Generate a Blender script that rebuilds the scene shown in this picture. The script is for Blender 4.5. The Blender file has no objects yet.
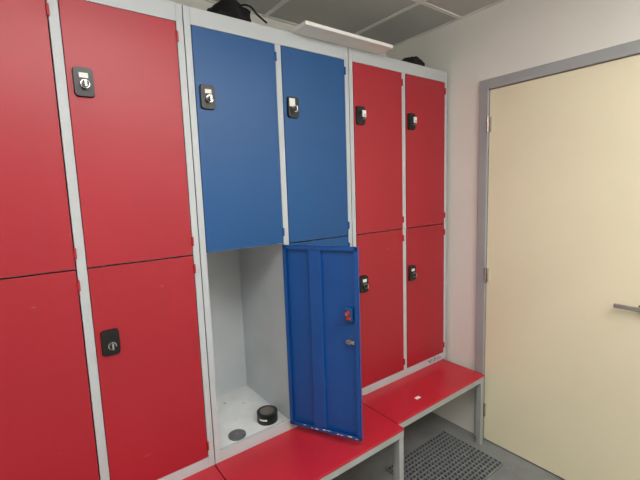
import bpy, bmesh, math, random
from mathutils import Vector, Matrix, noise
random.seed(4)
sc=bpy.context.scene
sc.view_settings.view_transform='Standard'
sc.view_settings.look='None'
COL=bpy.context.collection

# ------------------------------------------------------------ materials
def s2l(c):
    return tuple(((v/255)/12.92 if v/255<=0.04045 else ((v/255+0.055)/1.055)**2.4) for v in c)
def mat(name,rgb,rough=0.5,metal=0.0,var=0.06,vscale=6.0,bump=0.0,bscale=300.0,fleck=None,fscale=60.0,fth=0.7,spec=0.5,fsoft=0.03,fstretch=(1,1,1)):
    m=bpy.data.materials.new(name); m.use_nodes=True
    nt=m.node_tree; N=nt.nodes; L=nt.links
    b=N['Principled BSDF']
    b.inputs['Roughness'].default_value=rough
    b.inputs['Metallic'].default_value=metal
    b.inputs['Specular IOR Level'].default_value=spec
    tc=N.new('ShaderNodeTexCoord')
    c=s2l(rgb)
    n=N.new('ShaderNodeTexNoise'); n.inputs['Scale'].default_value=vscale; n.inputs['Detail'].default_value=6
    L.new(tc.outputs['Object'],n.inputs['Vector'])
    r=N.new('ShaderNodeValToRGB')
    r.color_ramp.elements[0].position=0.3; r.color_ramp.elements[1].position=0.7
    r.color_ramp.elements[0].color=(*[max(0,x*(1-var)) for x in c],1)
    r.color_ramp.elements[1].color=(*[min(1,x*(1+var)) for x in c],1)
    L.new(n.outputs['Fac'],r.inputs['Fac'])
    out=r.outputs['Color']
    if fleck:
        mp=N.new('ShaderNodeMapping'); mp.inputs['Scale'].default_value=fstretch
        L.new(tc.outputs['Object'],mp.inputs['Vector'])
        n2=N.new('ShaderNodeTexNoise'); n2.inputs['Scale'].default_value=fscale; n2.inputs['Detail'].default_value=4
        L.new(mp.outputs['Vector'],n2.inputs['Vector'])
        r2=N.new('ShaderNodeValToRGB'); r2.color_ramp.elements[0].position=fth; r2.color_ramp.elements[1].position=fth+fsoft
        L.new(n2.outputs['Fac'],r2.inputs['Fac'])
        mx=N.new('ShaderNodeMixRGB'); mx.inputs[2].default_value=(*s2l(fleck),1)
        L.new(r2.outputs['Color'],mx.inputs[0]); L.new(out,mx.inputs[1]); out=mx.outputs['Color']
    L.new(out,b.inputs['Base Color'])
    if bump>0:
        n3=N.new('ShaderNodeTexNoise'); n3.inputs['Scale'].default_value=bscale; n3.inputs['Detail'].default_value=3
        L.new(tc.outputs['Object'],n3.inputs['Vector'])
        bp=N.new('ShaderNodeBump'); bp.inputs['Strength'].default_value=bump; bp.inputs['Distance'].default_value=0.002
        L.new(n3.outputs['Fac'],bp.inputs['Height']); L.new(bp.outputs['Normal'],b.inputs['Normal'])
    return m
M_red=mat('red_powder_coat',(164,31,45),0.4,var=0.05,vscale=3,bump=0.12,bscale=350)
M_redlow=mat('red_powder_coat_scuffed',(162,30,43),0.42,var=0.06,vscale=3,bump=0.12,bscale=350,fleck=(195,100,100),fscale=9,fth=0.73,fstretch=(1,1,3))
M_blue=mat('blue_powder_coat',(6,75,132),0.42,var=0.06,vscale=3,bump=0.12,bscale=350)
M_bluein=mat('blue_powder_coat_inside',(6,73,144),0.42,var=0.08,vscale=5,bump=0.1,bscale=300,fleck=(110,145,190),fscale=40,fth=0.76)
M_grey=mat('light_grey_carcass',(182,187,190),0.45,var=0.04,vscale=4,bump=0.08,bscale=300)
M_int=mat('locker_interior_grey',(198,204,206),0.5,var=0.06,vscale=4,fleck=(150,150,148),fscale=30,fth=0.73)
M_shelf=mat('locker_base_dusty',(226,228,228),0.5,var=0.08,vscale=9,fleck=(140,140,138),fscale=24,fth=0.66,fsoft=0.1)
M_seat=mat('red_bench_laminate',(184,34,50),0.35,var=0.07,vscale=5,fleck=(220,150,150),fscale=70,fth=0.76)
M_steel=mat('bench_steel_paint',(166,170,168),0.45,metal=0.1,var=0.08,vscale=10)
M_wall=mat('wall_paint',(228,226,219),0.85,var=0.03,vscale=2,bump=0.2,bscale=60)
M_ceil=mat('ceiling_tile',(192,192,188),0.95,var=0.03,vscale=3,bump=0.3,bscale=200,fleck=(170,170,166),fscale=180,fth=0.62)
M_tbar=mat('ceiling_grid_metal',(232,232,226),0.5,var=0.02)
M_floor=mat('floor_vinyl',(128,131,130),0.55,var=0.14,vscale=7,bump=0.1,bscale=100,fleck=(172,172,168),fscale=120,fth=0.66)
M_grate=mat('grate_metal',(128,132,134),0.5,metal=0.2,var=0.1,vscale=20)
M_dark=mat('dark_recess',(34,35,36),0.9)
M_black=mat('black_plastic',(16,16,18),0.35,var=0.1)
M_fab=mat('black_fabric',(20,20,22),0.9,var=0.3,vscale=30,bump=0.5,bscale=200)
M_silver=mat('chrome',(190,190,188),0.25,metal=0.9,var=0.03)
M_white=mat('white_label',(225,225,220),0.5,var=0.03)
M_board=mat('board_white',(226,226,220),0.7,var=0.04,vscale=6)
M_frame=mat('door_frame_grey',(160,162,163),0.5,var=0.03)
M_door=mat('door_cream',(232,224,194),0.5,var=0.03,vscale=2)
M_tape=mat('black_tape',(22,22,24),0.3,var=0.1)
M_card=mat('cardboard_core',(120,116,108),0.8)
M_rub=mat('grey_disc',(98,100,102),0.5,var=0.15,vscale=30)
M_redpl=mat('red_plastic',(170,50,45),0.4)
M_lamp=bpy.data.materials.new('opal_diffuser_glow'); M_lamp.use_nodes=True
_b=M_lamp.node_tree.nodes['Principled BSDF']; _b.inputs['Base Color'].default_value=(.9,.9,.9,1); _b.inputs['Emission Color'].default_value=(1.0,0.985,0.95,1); _b.inputs['Emission Strength'].default_value=13.0

# ------------------------------------------------------------ helpers
def empty(name,loc):
    e=bpy.data.objects.new(name,None); e.empty_display_size=0.1; e.location=loc; COL.objects.link(e); return e
def finish(name,bm,mats,parent=None,smooth=False):
    me=bpy.data.meshes.new(name)
    mn=Vector((1e9,)*3); mx=Vector((-1e9,)*3)
    for v in bm.verts:
        for i in range(3): mn[i]=min(mn[i],v.co[i]); mx[i]=max(mx[i],v.co[i])
    c=(mn+mx)/2
    for v in bm.verts: v.co-=c
    bmesh.ops.recalc_face_normals(bm,faces=bm.faces)
    bm.to_mesh(me); bm.free()
    if not isinstance(mats,(list,tuple)): mats=[mats]
    for m in mats: me.materials.append(m)
    if smooth:
        for p in me.polygons: p.use_smooth=True
    o=bpy.data.objects.new(name,me); COL.objects.link(o)
    o.location=c
    if parent is not None:
        o.parent=parent; o.location=c-Vector(parent.location)
    return o
def abox(bm,a,b,mi=0,bev=0.0):
    g=bmesh.ops.create_cube(bm,size=1.0)['verts']
    for v in g:
        v.co=Vector(((a[0]+b[0])/2+v.co.x*(b[0]-a[0]),(a[1]+b[1])/2+v.co.y*(b[1]-a[1]),(a[2]+b[2])/2+v.co.z*(b[2]-a[2])))
    fs=set(f for v in g for f in v.link_faces)
    for f in fs: f.material_index=mi
    if bev>0:
        es=list(set(e for v in g for e in v.link_edges))
        r=bmesh.ops.bevel(bm,geom=es,offset=bev,segments=2,affect='EDGES',profile=0.5)
        for f in r['faces']: f.material_index=mi
def box(name,a,b,m,parent=None,bev=0.0):
    bm=bmesh.new(); abox(bm,a,b,0,bev); return finish(name,bm,m,parent)
def acyl(bm,c,r,h,axis='Z',mi=0,seg=24,r2=None):
    g=bmesh.ops.create_cone(bm,cap_ends=True,segments=seg,radius1=r,radius2=r if r2 is None else r2,depth=h)['verts']
    rot=Matrix.Identity(3)
    if axis=='Y': rot=Matrix.Rotation(math.pi/2,3,'X')
    if axis=='X': rot=Matrix.Rotation(math.pi/2,3,'Y')
    for v in g: v.co=rot@v.co+Vector(c)
    for f in set(f for v in g for f in v.link_faces): f.material_index=mi
def tube(name,pts,r,m,parent=None):
    cu=bpy.data.curves.new(name,'CURVE'); cu.dimensions='3D'; cu.bevel_depth=r; cu.bevel_resolution=3
    s=cu.splines.new('BEZIER'); s.bezier_points.add(len(pts)-1)
    for p,q in zip(s.bezier_points,pts):
        p.co=q; p.handle_left_type=p.handle_right_type='AUTO'
    cu.materials.append(m)
    o=bpy.data.objects.new(name,cu); COL.objects.link(o)
    if parent is not None:
        o.parent=parent; o.location=-Vector(parent.location)
    return o

# ------------------------------------------------------------ key dimensions
W=0.3966          # locker column width
HB=0.4456         # bench top / locker base height
HT=HB+1.8
ZS=1.334          # split between tiers
DEP=0.50
XW=1.606; YB=0.512; ZC=2.529; XL=-1.75; YF=-2.7
CAM=Vector((-0.5274,-1.4855,1.5611))

# ------------------------------------------------------------ room shell
box('floor',(XL-0.1,YF-0.1,-0.1),(XW+0.1,YB+0.1,0),M_floor)
box('wall_back',(XL-0.1,YB,0),(XW+0.1,YB+0.1,ZC+0.1),M_wall)
box('wall_left',(XL-0.1,YF,0),(XL,YB,ZC+0.1),M_wall)
box('wall_front',(XL-0.1,YF-0.1,0),(XW+0.1,YF,ZC+0.1),M_wall)
# right wall with door opening
DY1=-0.207; DY0=-1.13; DT=2.145; FW=0.055
bm=bmesh.new()
abox(bm,(XW,DY1-0.01,0),(XW+0.1,YB,ZC+0.1)); abox(bm,(XW,YF,0),(XW+0.1,DY0+0.01,ZC+0.1)); abox(bm,(XW,DY0+0.01,DT-0.01),(XW+0.1,DY1-0.01,ZC+0.1))
finish('wall_right',bm,M_wall)
d=empty('door_1',(XW,(DY0+DY1)/2,0))
bm=bmesh.new()
abox(bm,(XW-0.018,DY1-FW,0),(XW+0.09,DY1,DT),bev=0.003); abox(bm,(XW-0.018,DY0,0),(XW+0.09,DY0+FW,DT),bev=0.003); abox(bm,(XW-0.018,DY0+FW,DT-FW),(XW+0.09,DY1-FW,DT),bev=0.003)
finish('door_frame',bm,M_frame,d)
box('door_leaf',(XW-0.004,DY0+FW+0.003,0.008),(XW+0.04,DY1-FW-0.003,DT-FW-0.003),M_door,d,0.002)
for i,z in enumerate((0.2,1.04,1.9)):
    bm=bmesh.new()
    acyl(bm,(XW-0.020,DY1-FW-0.001,z),0.005,0.085,'Z',0,16); abox(bm,(XW-0.019,DY1-FW-0.016,z-0.04),(XW-0.0035,DY1-FW+0.002,z+0.04))
    finish('door_hinge_%d'%(i+1),bm,M_silver,d)
bm=bmesh.new(); acyl(bm,(XW-0.023,DY0+0.12,1.0),0.009,0.034,'X'); abox(bm,(XW-0.043,DY0+0.11,0.99),(XW-0.031,DY0+0.23,1.01),bev=0.004); acyl(bm,(XW-0.008,DY0+0.12,1.0),0.027,0.008,'X')
finish('door_handle',bm,M_silver,d)
# ceiling with T-bar grid
ceil=box('ceiling',(XL,YF,ZC),(XW,YB,ZC+0.1),M_ceil)
bm=bmesh.new()
gx,gy=1.235,-0.08
x=gx-0.6*6
while x<XW:
    if x>XL: abox(bm,(x-0.012,YF,ZC-0.006),(x+0.012,YB,ZC-0.0005))
    x+=0.6
y=gy-0.6*6
while y<YB:
    if y>YF: abox(bm,(XL,y-0.012,ZC-0.0055),(XW,y+0.012,ZC-0.0005))
    y+=0.6
abox(bm,(XW-0.02,YF,ZC-0.005),(XW-0.001,YB,ZC-0.0005)); abox(bm,(XL,YB-0.02,ZC-0.005),(XW,YB-0.001,ZC-0.0005))
g=finish('ceiling_grid',bm,M_tbar,ceil)

# ------------------------------------------------------------ lockers
def lock(cab,x,z,front=-0.003,tag='white',s=1.0):
    bm=bmesh.new()
    w2,h2=0.029*s,0.046*s
    pts=[]
    r=0.012
    for cx,cz,a0 in ((w2-r,h2-r,0),(-w2+r,h2-r,90),(-w2+r,-h2+r,180),(w2-r,-h2+r,270)):
        for k in range(6):
            a=math.radians(a0+k*18); pts.append((cx+r*math.cos(a),cz+r*math.sin(a)))
    vf=[bm.verts.new((x+p[0]*0.93,front-0.011,z+p[1]*0.95)) for p in pts]
    vb=[bm.verts.new((x+p[0],front,z+p[1])) for p in pts]
    bm.faces.new(vf); bm.faces.new(vb[::-1])
    for i in range(len(pts)):
        j=(i+1)%len(pts); bm.faces.new((vf[i],vb[i],vb[j],vf[j]))
    acyl(bm,(x+0.002,front-0.016,z-0.008),0.0135,0.012,'Y',1)
    acyl(bm,(x+0.002,front-0.026,z-0.008),0.010,0.012,'Y',0)
    abox(bm,(x-0.001,front-0.036,z-0.018),(x+0.005,front-0.03,z+0.002),1)
    if tag=='white': abox(bm,(x-0.012,front-0.0135,z+0.012),(x+0.013,front-0.0105,z+0.027),2)
    if tag=='big': abox(bm,(x-0.022,front-0.0135,z+0.002),(x+0.006,front-0.0105,z+0.036),2)
    if tag=='low':
        abox(bm,(x-0.012,front-0.034,z-0.012),(x+0.012,front-0.030,z+0.02),2)
    finish('lock',bm,[M_black,M_silver,M_white],cab)
def door(cab,x0,x1,z0,z1,m,name):
    """closed door, folded-edge sheet"""
    bm=bmesh.new(); f=-0.003; t=0.016
    abox(bm,(x0,f,z0),(x1,f+0.0015,z1),bev=0.0006)
    for a,b in (((x0,f+0.001,z0),(x0+0.0015,f+t,z1)),((x1-0.0015,f+0.001,z0),(x1,f+t,z1)),((x0,f+0.001,z0),(x1,f+t,z0+0.0015)),((x0,f+0.001,z1-0.0015),(x1,f+t,z1))): abox(bm,a,b)
    for hz in (z0+0.05,z1-0.05):
        acyl(bm,(x1+0.003,f-0.002,hz),0.0045,0.035,'Z',0,12)
    return finish(name,bm,m,cab)
ST=0.026; MU=0.028; TR=0.062; BR=0.045
def cabinet(x0,mats,locks,open_lower_left=False):
    cab=empty('locker_cabinet',(x0+W,DEP/2,HB))
    xe=x0+2*W; g=0.0015
    bm=bmesh.new()
    xa,xb=x0+g,xe-g
    abox(bm,(xa,0.001,HB),(xa+0.002,DEP,HT)); abox(bm,(xb-0.002,0.001,HB),(xb,DEP,HT))
    abox(bm,(xa,DEP-0.002,HB),(xb,DEP,HT)); abox(bm,(xa,0.001,HT-0.002),(xb,DEP,HT))
    abox(bm,(x0+W-0.001,0.02,HB),(x0+W+0.001,DEP,HT))
    abox(bm,(xa,0,HB),(x0+ST,0.02,HT),bev=0.001); abox(bm,(xe-ST,0,HB),(xb,0.02,HT),bev=0.001)
    abox(bm,(x0+W-MU/2,0,HB+BR),(x0+W+MU/2,0.02,HT-TR),bev=0.001)
    abox(bm,(x0+ST,0,HT-TR),(xe-ST,0.02,HT),bev=0.001); abox(bm,(x0+ST,0,HB),(xe-ST,0.02,HB+BR),bev=0.001)
    finish('carcass',bm,M_grey,cab)
    bm=bmesh.new()
    for i in range(2):
        l=x0+i*W+(0.0035 if i==0 else 0.001); r=x0+(i+1)*W-(0.001 if i==0 else 0.0035)
        abox(bm,(l,0.02,ZS-0.002),(r,DEP-0.002,ZS+0.002))
    finish('middle_shelf',bm,M_int,cab)
    bm=bmesh.new()
    for i in range(2):
        l=x0+i*W+(0.0035 if i==0 else 0.001); r=x0+(i+1)*W-(0.001 if i==0 else 0.0035)
        abox(bm,(l,0.0205,HB+0.002),(r,DEP-0.002,HB+0.018))
    finish('base_shelf',bm,M_shelf,cab)
    bm=bmesh.new()
    for i in range(2):
        l=x0+i*W+(0.0035 if i==0 else 0.001); r=x0+(i+1)*W-(0.001 if i==0 else 0.0035)
        for (za,zb) in ((HB+0.018,ZS-0.002),(ZS+0.002,HT-0.002)):
            abox(bm,(l,0.0205,za),(l+0.001,DEP-0.003,zb)); abox(bm,(r-0.001,0.0205,za),(r,DEP-0.003,zb)); abox(bm,(l+0.001,DEP-0.003,za),(r-0.001,DEP-0.002,zb))
    finish('inner_lining',bm,M_int,cab)
    c=0.002
    cols=[(x0+ST+c,x0+W-MU/2-0.004),(x0+W+MU/2+c,xe-ST-0.004)]
    for i,(a,b) in enumerate(cols):
        door(cab,a,b,ZS+0.003,HT-TR-0.003,mats[i][0],'door_upper_%d'%(i+1))
        if not(open_lower_left and i==0):
            door(cab,a,b,HB+BR+0.003,ZS-0.003,mats[i][1],'door_lower_%d'%(i+1))
    for (lx,lz,tag) in locks: lock(cab,x0+lx,lz,tag=tag)
    return cab,cols
ZU=1.93; ZL=1.068
cabinet(-2*W,[(M_red,M_redlow)]*2,[(0.068,ZU,'white'),(W+0.06,ZU,'white'),(0.068,ZL,''),(W+0.06,ZL,'')])
cab2,cols=cabinet(0,[(M_blue,M_blue),(M_blue,M_blue)],[(0.070,ZU,'white'),(W+0.06,ZU,'big'),(W+0.06,ZL,'')],True)
cab3,_c=cabinet(2*W,[(M_red,M_redlow)]*2,[(0.065,ZU,'low'),(W+0.055,ZU,'low'),(0.065,ZL,'white'),(W+0.055,ZL,'white')])
tube('graffiti_scribble',[(1.40+0.012*i,-0.0006,HB+0.024+0.011*math.sin(i*2.3)) for i in range(12)],0.0014,M_black,cab3)

# open door, swung open 118 deg
x1=cols[0][1]; dw=x1-cols[0][0]; z0=HB+BR-0.005; z1=ZS-0.003; h=z1-z0
bm=bmesh.new()
abox(bm,(-dw,0,0),(0,0.0015,h),bev=0.0006)
T=0.018; LP=0.016
for a,b in (((-dw,0,0),(-dw+0.0018,T,h)),((-0.0018,0,0),(0,T,h)),((-dw,0,0),(0,T,0.0018)),((-dw,0,h-0.0018),(0,T,h)),
            ((-dw,T-0.0016,0),(-dw+LP,T,h)),((-LP,T-0.0016,0),(0,T,h)),((-dw,T-0.0016,0),(0,T,LP)),((-dw,T-0.0016,h-LP),(0,T,h))):
    abox(bm,a,b)
sx=-dw*0.44
abox(bm,(sx-0.030,0.001,0.012),(sx+0.030,T-0.002,h-0.012),bev=0.003)
for hz in (0.05,h-0.05): acyl(bm,(0.003,-0.002,hz),0.0045,0.035,'Z',0,12)
od=finish('door_open_leaf',bm,M_bluein)
def place_open(o):
    p=Matrix.Translation((x1+0.002,-0.006,z0))@Matrix.Rotation(math.radians(118),4,'Z')
    c=Matrix.Translation(o.location)
    mw=p@c
    o.parent=cab2; o.matrix_parent_inverse=Matrix.Identity(4)
    o.matrix_basis=Matrix.Translation(-Vector(cab2.location))@mw
place_open(od)
bm=bmesh.new()
lx=-dw+0.045; lz=h*0.66
abox(bm,(lx-0.018,0.002,lz-0.03),(lx+0.016,0.022,lz+0.03),0,0.004)
acyl(bm,(lx,0.028,lz+0.010),0.010,0.018,'Y',1); acyl(bm,(lx,0.040,lz+0.010),0.004,0.012,'Y',2)
abox(bm,(lx-0.012,0.022,lz-0.018),(lx+0.008,0.030,lz-0.006),1,0.002)
l2=h*0.66-0.115
acyl(bm,(lx,0.014,l2),0.010,0.026,'Y',2); abox(bm,(lx-0.026,0.022,l2-0.007),(lx+0.012,0.027,l2+0.007),2,0.001)
place_open(finish('door_open_lock_body',bm,[M_blue,M_redpl,M_silver]))
bm=bmesh.new()
for k in range(9):
    a=-dw+0.02+k*0.03+random.uniform(-.008,.008); zz=0.003+random.uniform(0,0.009)
    abox(bm,(a,T-0.0001,zz),(a+random.uniform(.006,.02),T+0.0005,zz+random.uniform(.002,.005)))
place_open(finish('door_open_paint_chips',bm,M_white))

# ------------------------------------------------------------ benches
def bench(xa,xb,yf):
    e=empty('changing_bench',((xa+xb)/2,0.1,0))
    bm=bmesh.new(); abox(bm,(xa,yf,HB-0.012),(xb,DEP,HB),0,0.002)
    finish('seat_top',bm,M_seat,e)
    s=0.03; zt=HB-0.012
    bm=bmesh.new()
    abox(bm,(xa,yf+0.002,zt-0.032),(xb,yf+0.004+s,zt),0,0.002)
    abox(bm,(xa,DEP-s,zt-s),(xb,DEP,zt),0,0.002)
    abox(bm,(xa,-0.01,zt-s),(xb,0.02,zt),0,0.002)
    for xx in (xa,xb-s):
        abox(bm,(xx,yf+s,zt-s),(xx+s,DEP-s,zt),0,0.002)
        abox(bm,(xx,yf+0.004,0.0),(xx+s,yf+0.004+s,zt-0.03),0,0.002)
        abox(bm,(xx,DEP-s,0.0),(xx+s,DEP,zt-0.03),0,0.002)
    finish('steel_frame',bm,M_steel,e)
    return e
bench(-2*W+0.002,-0.005,-0.336)
bench(-0.001,0.790,-0.336)
bench(0.795,1.560,-0.290)

# ------------------------------------------------------------ floor grating
e=empty('floor_grating',(1.2,-0.26,0))
bm=bmesh.new()
gx0,gx1,gy0,gy1=0.94,1.47,-0.46,-0.07
n=20
for i in range(n+1):
    x=gx0+(gx1-gx0)*i/n; abox(bm,(x-0.0035,gy0,0.004),(x+0.0035,gy1,0.015))
n=15
for i in range(n+1):
    y=gy0+(gy1-gy0)*i/n; abox(bm,(gx0,y-0.0035,0.0035),(gx1,y+0.0035,0.0145))
finish('grid_bars',bm,M_grate,e)
box('recess_plate',(gx0,gy0,0.0),(gx1,gy1,0.0035),M_dark,e)

# ------------------------------------------------------------ things in locker
zf=HB+0.0185
def tape(c,r=0.050,h=0.047):
    e=empty('tape_roll',c)
    bm=bmesh.new(); seg=48
    prof=[(r,0),(r,h),(r*0.72,h),(r*0.72,0)]
    rings=[]
    for k in range(seg):
        a=2*math.pi*k/seg; rings.append([bm.verts.new((c[0]+p[0]*math.cos(a),c[1]+p[0]*math.sin(a),c[2]+p[1])) for p in prof])
    for k in range(seg):
        A,B=rings[k],rings[(k+1)%seg]
        for j in range(4):
            f=bm.faces.new((A[j],A[(j+1)%4],B[(j+1)%4],B[j])); f.material_index=1 if j==2 else 0
    finish('roll',bm,[M_tape,M_card],e)
    bm=bmesh.new(); rings=[]
    prof=[(r+.0004,h*.45),(r+.0008,h*.45),(r+.0008,h*.62),(r+.0004,h*.62)]
    for k in range(9):
        a=math.radians(195+k*5.5); rings.append([bm.verts.new((c[0]+p[0]*math.cos(a),c[1]+p[0]*math.sin(a),c[2]+p[1])) for p in prof])
    for k in range(8):
        A,B=rings[k],rings[k+1]
        for j in range(4): bm.faces.new((A[j],A[(j+1)%4],B[(j+1)%4],B[j]))
    finish('label_strip',bm,M_white,e)
tape((0.315,0.115,zf))
bm=bmesh.new(); acyl(bm,(0.145,0.095,zf+0.003),0.04,0.006,'Z',0,40); acyl(bm,(0.145,0.095,zf+0.0065),0.03,0.003,'Z',0,40); acyl(bm,(0.145,0.095,zf+0.0085),0.008,0.002,'Z',1,20)
finish('metal_disc_cap',bm,[M_rub,M_silver])
# crumpled paper scrap on the bench
bm=bmesh.new(); bmesh.ops.create_grid(bm,x_segments=5,y_segments=4,size=0.5)
for v in bm.verts: v.co=Vector((1.05+v.co.x*0.035,-0.205+v.co.y*0.022,HB+0.0012+0.003*abs(noise.noise(v.co*4))))
finish('paper_scrap',bm,M_white)

# ------------------------------------------------------------ things on top
bm=bmesh.new(); abox(bm,(0.475,-0.10,HT+0.001),(1.0,0.40,HT+0.017),0,0.002); finish('ceiling_tile_panel',bm,M_board)
def lump(name,c,s,m,parent,seed):
    bm=bmesh.new(); bmesh.ops.create_icosphere(bm,subdivisions=4,radius=1)
    for v in bm.verts:
        p=v.co.copy(); k=1+0.28*noise.noise(p*1.6+Vector((seed,0,0)))+0.1*noise.noise(p*5+Vector((0,seed,0)))
        q=p*k; v.co=Vector((c[0]+q.x*s[0],c[1]+q.y*s[1],max(c[2]+q.z*s[2],HT+0.001)))
    return finish(name,bm,m,parent,True)
b=empty('black_backpack',(0.27,0.2,HT))
lump('bag_body',(0.28,0.24,HT+0.07),(0.10,0.15,0.09),M_fab,b,3)
tube('bag_strap',[(0.28,0.2,HT+0.12),(0.30,0.06,HT+0.09),(0.315,0.0,HT+0.03),(0.345,-0.008,HT+0.008)],0.004,M_fab,b)
b=empty('black_cap',(1.36,0.09,HT))
lump('cap_crown',(1.36,0.09,HT+0.025),(0.075,0.07,0.042),M_fab,b,7)

# ------------------------------------------------------------ lights: unseen surface-mounted opal fittings, deep glowing sides shaped to brighten the ceiling
def ceiling_light(x,y,lx=1.16,ly=0.56):
    e=empty('ceiling_light_panel',(x,y,ZC))
    a,b=lx/2+.02,ly/2+.02
    box('light_housing',(x-a,y-b,ZC-.025),(x+a,y+b,ZC-.0062),M_tbar,e)
    box('light_diffuser',(x-lx/2,y-ly/2,ZC-.09),(x+lx/2,y+ly/2,ZC-.0255),M_lamp,e,0.01)
ceiling_light(-0.45,-1.38)
ceiling_light(0.75,-1.98)
w=bpy.data.worlds.new('World'); sc.world=w; w.use_nodes=True
w.node_tree.nodes['Background'].inputs[0].default_value=(0.8,0.85,0.9,1); w.node_tree.nodes['Background'].inputs[1].default_value=0.05

# ------------------------------------------------------------ camera
ps,th,r=0.6429,0.1240,-0.0340
R=Vector((math.cos(ps),-math.sin(ps),0)); F=Vector((math.sin(ps)*math.cos(th),math.cos(ps)*math.cos(th),-math.sin(th))); U=R.cross(F)
R2=math.cos(r)*R+math.sin(r)*U; U2=-math.sin(r)*R+math.cos(r)*U
cd=bpy.data.cameras.new('camera'); cam=bpy.data.objects.new('camera',cd); COL.objects.link(cam)
cd.sensor_width=36; cd.sensor_fit='HORIZONTAL'; cd.lens=390.87*36/640; cd.clip_start=0.05
m=Matrix((R2,U2,-F)).transposed().to_4x4(); m.translation=CAM; cam.matrix_world=m
sc.camera=cam
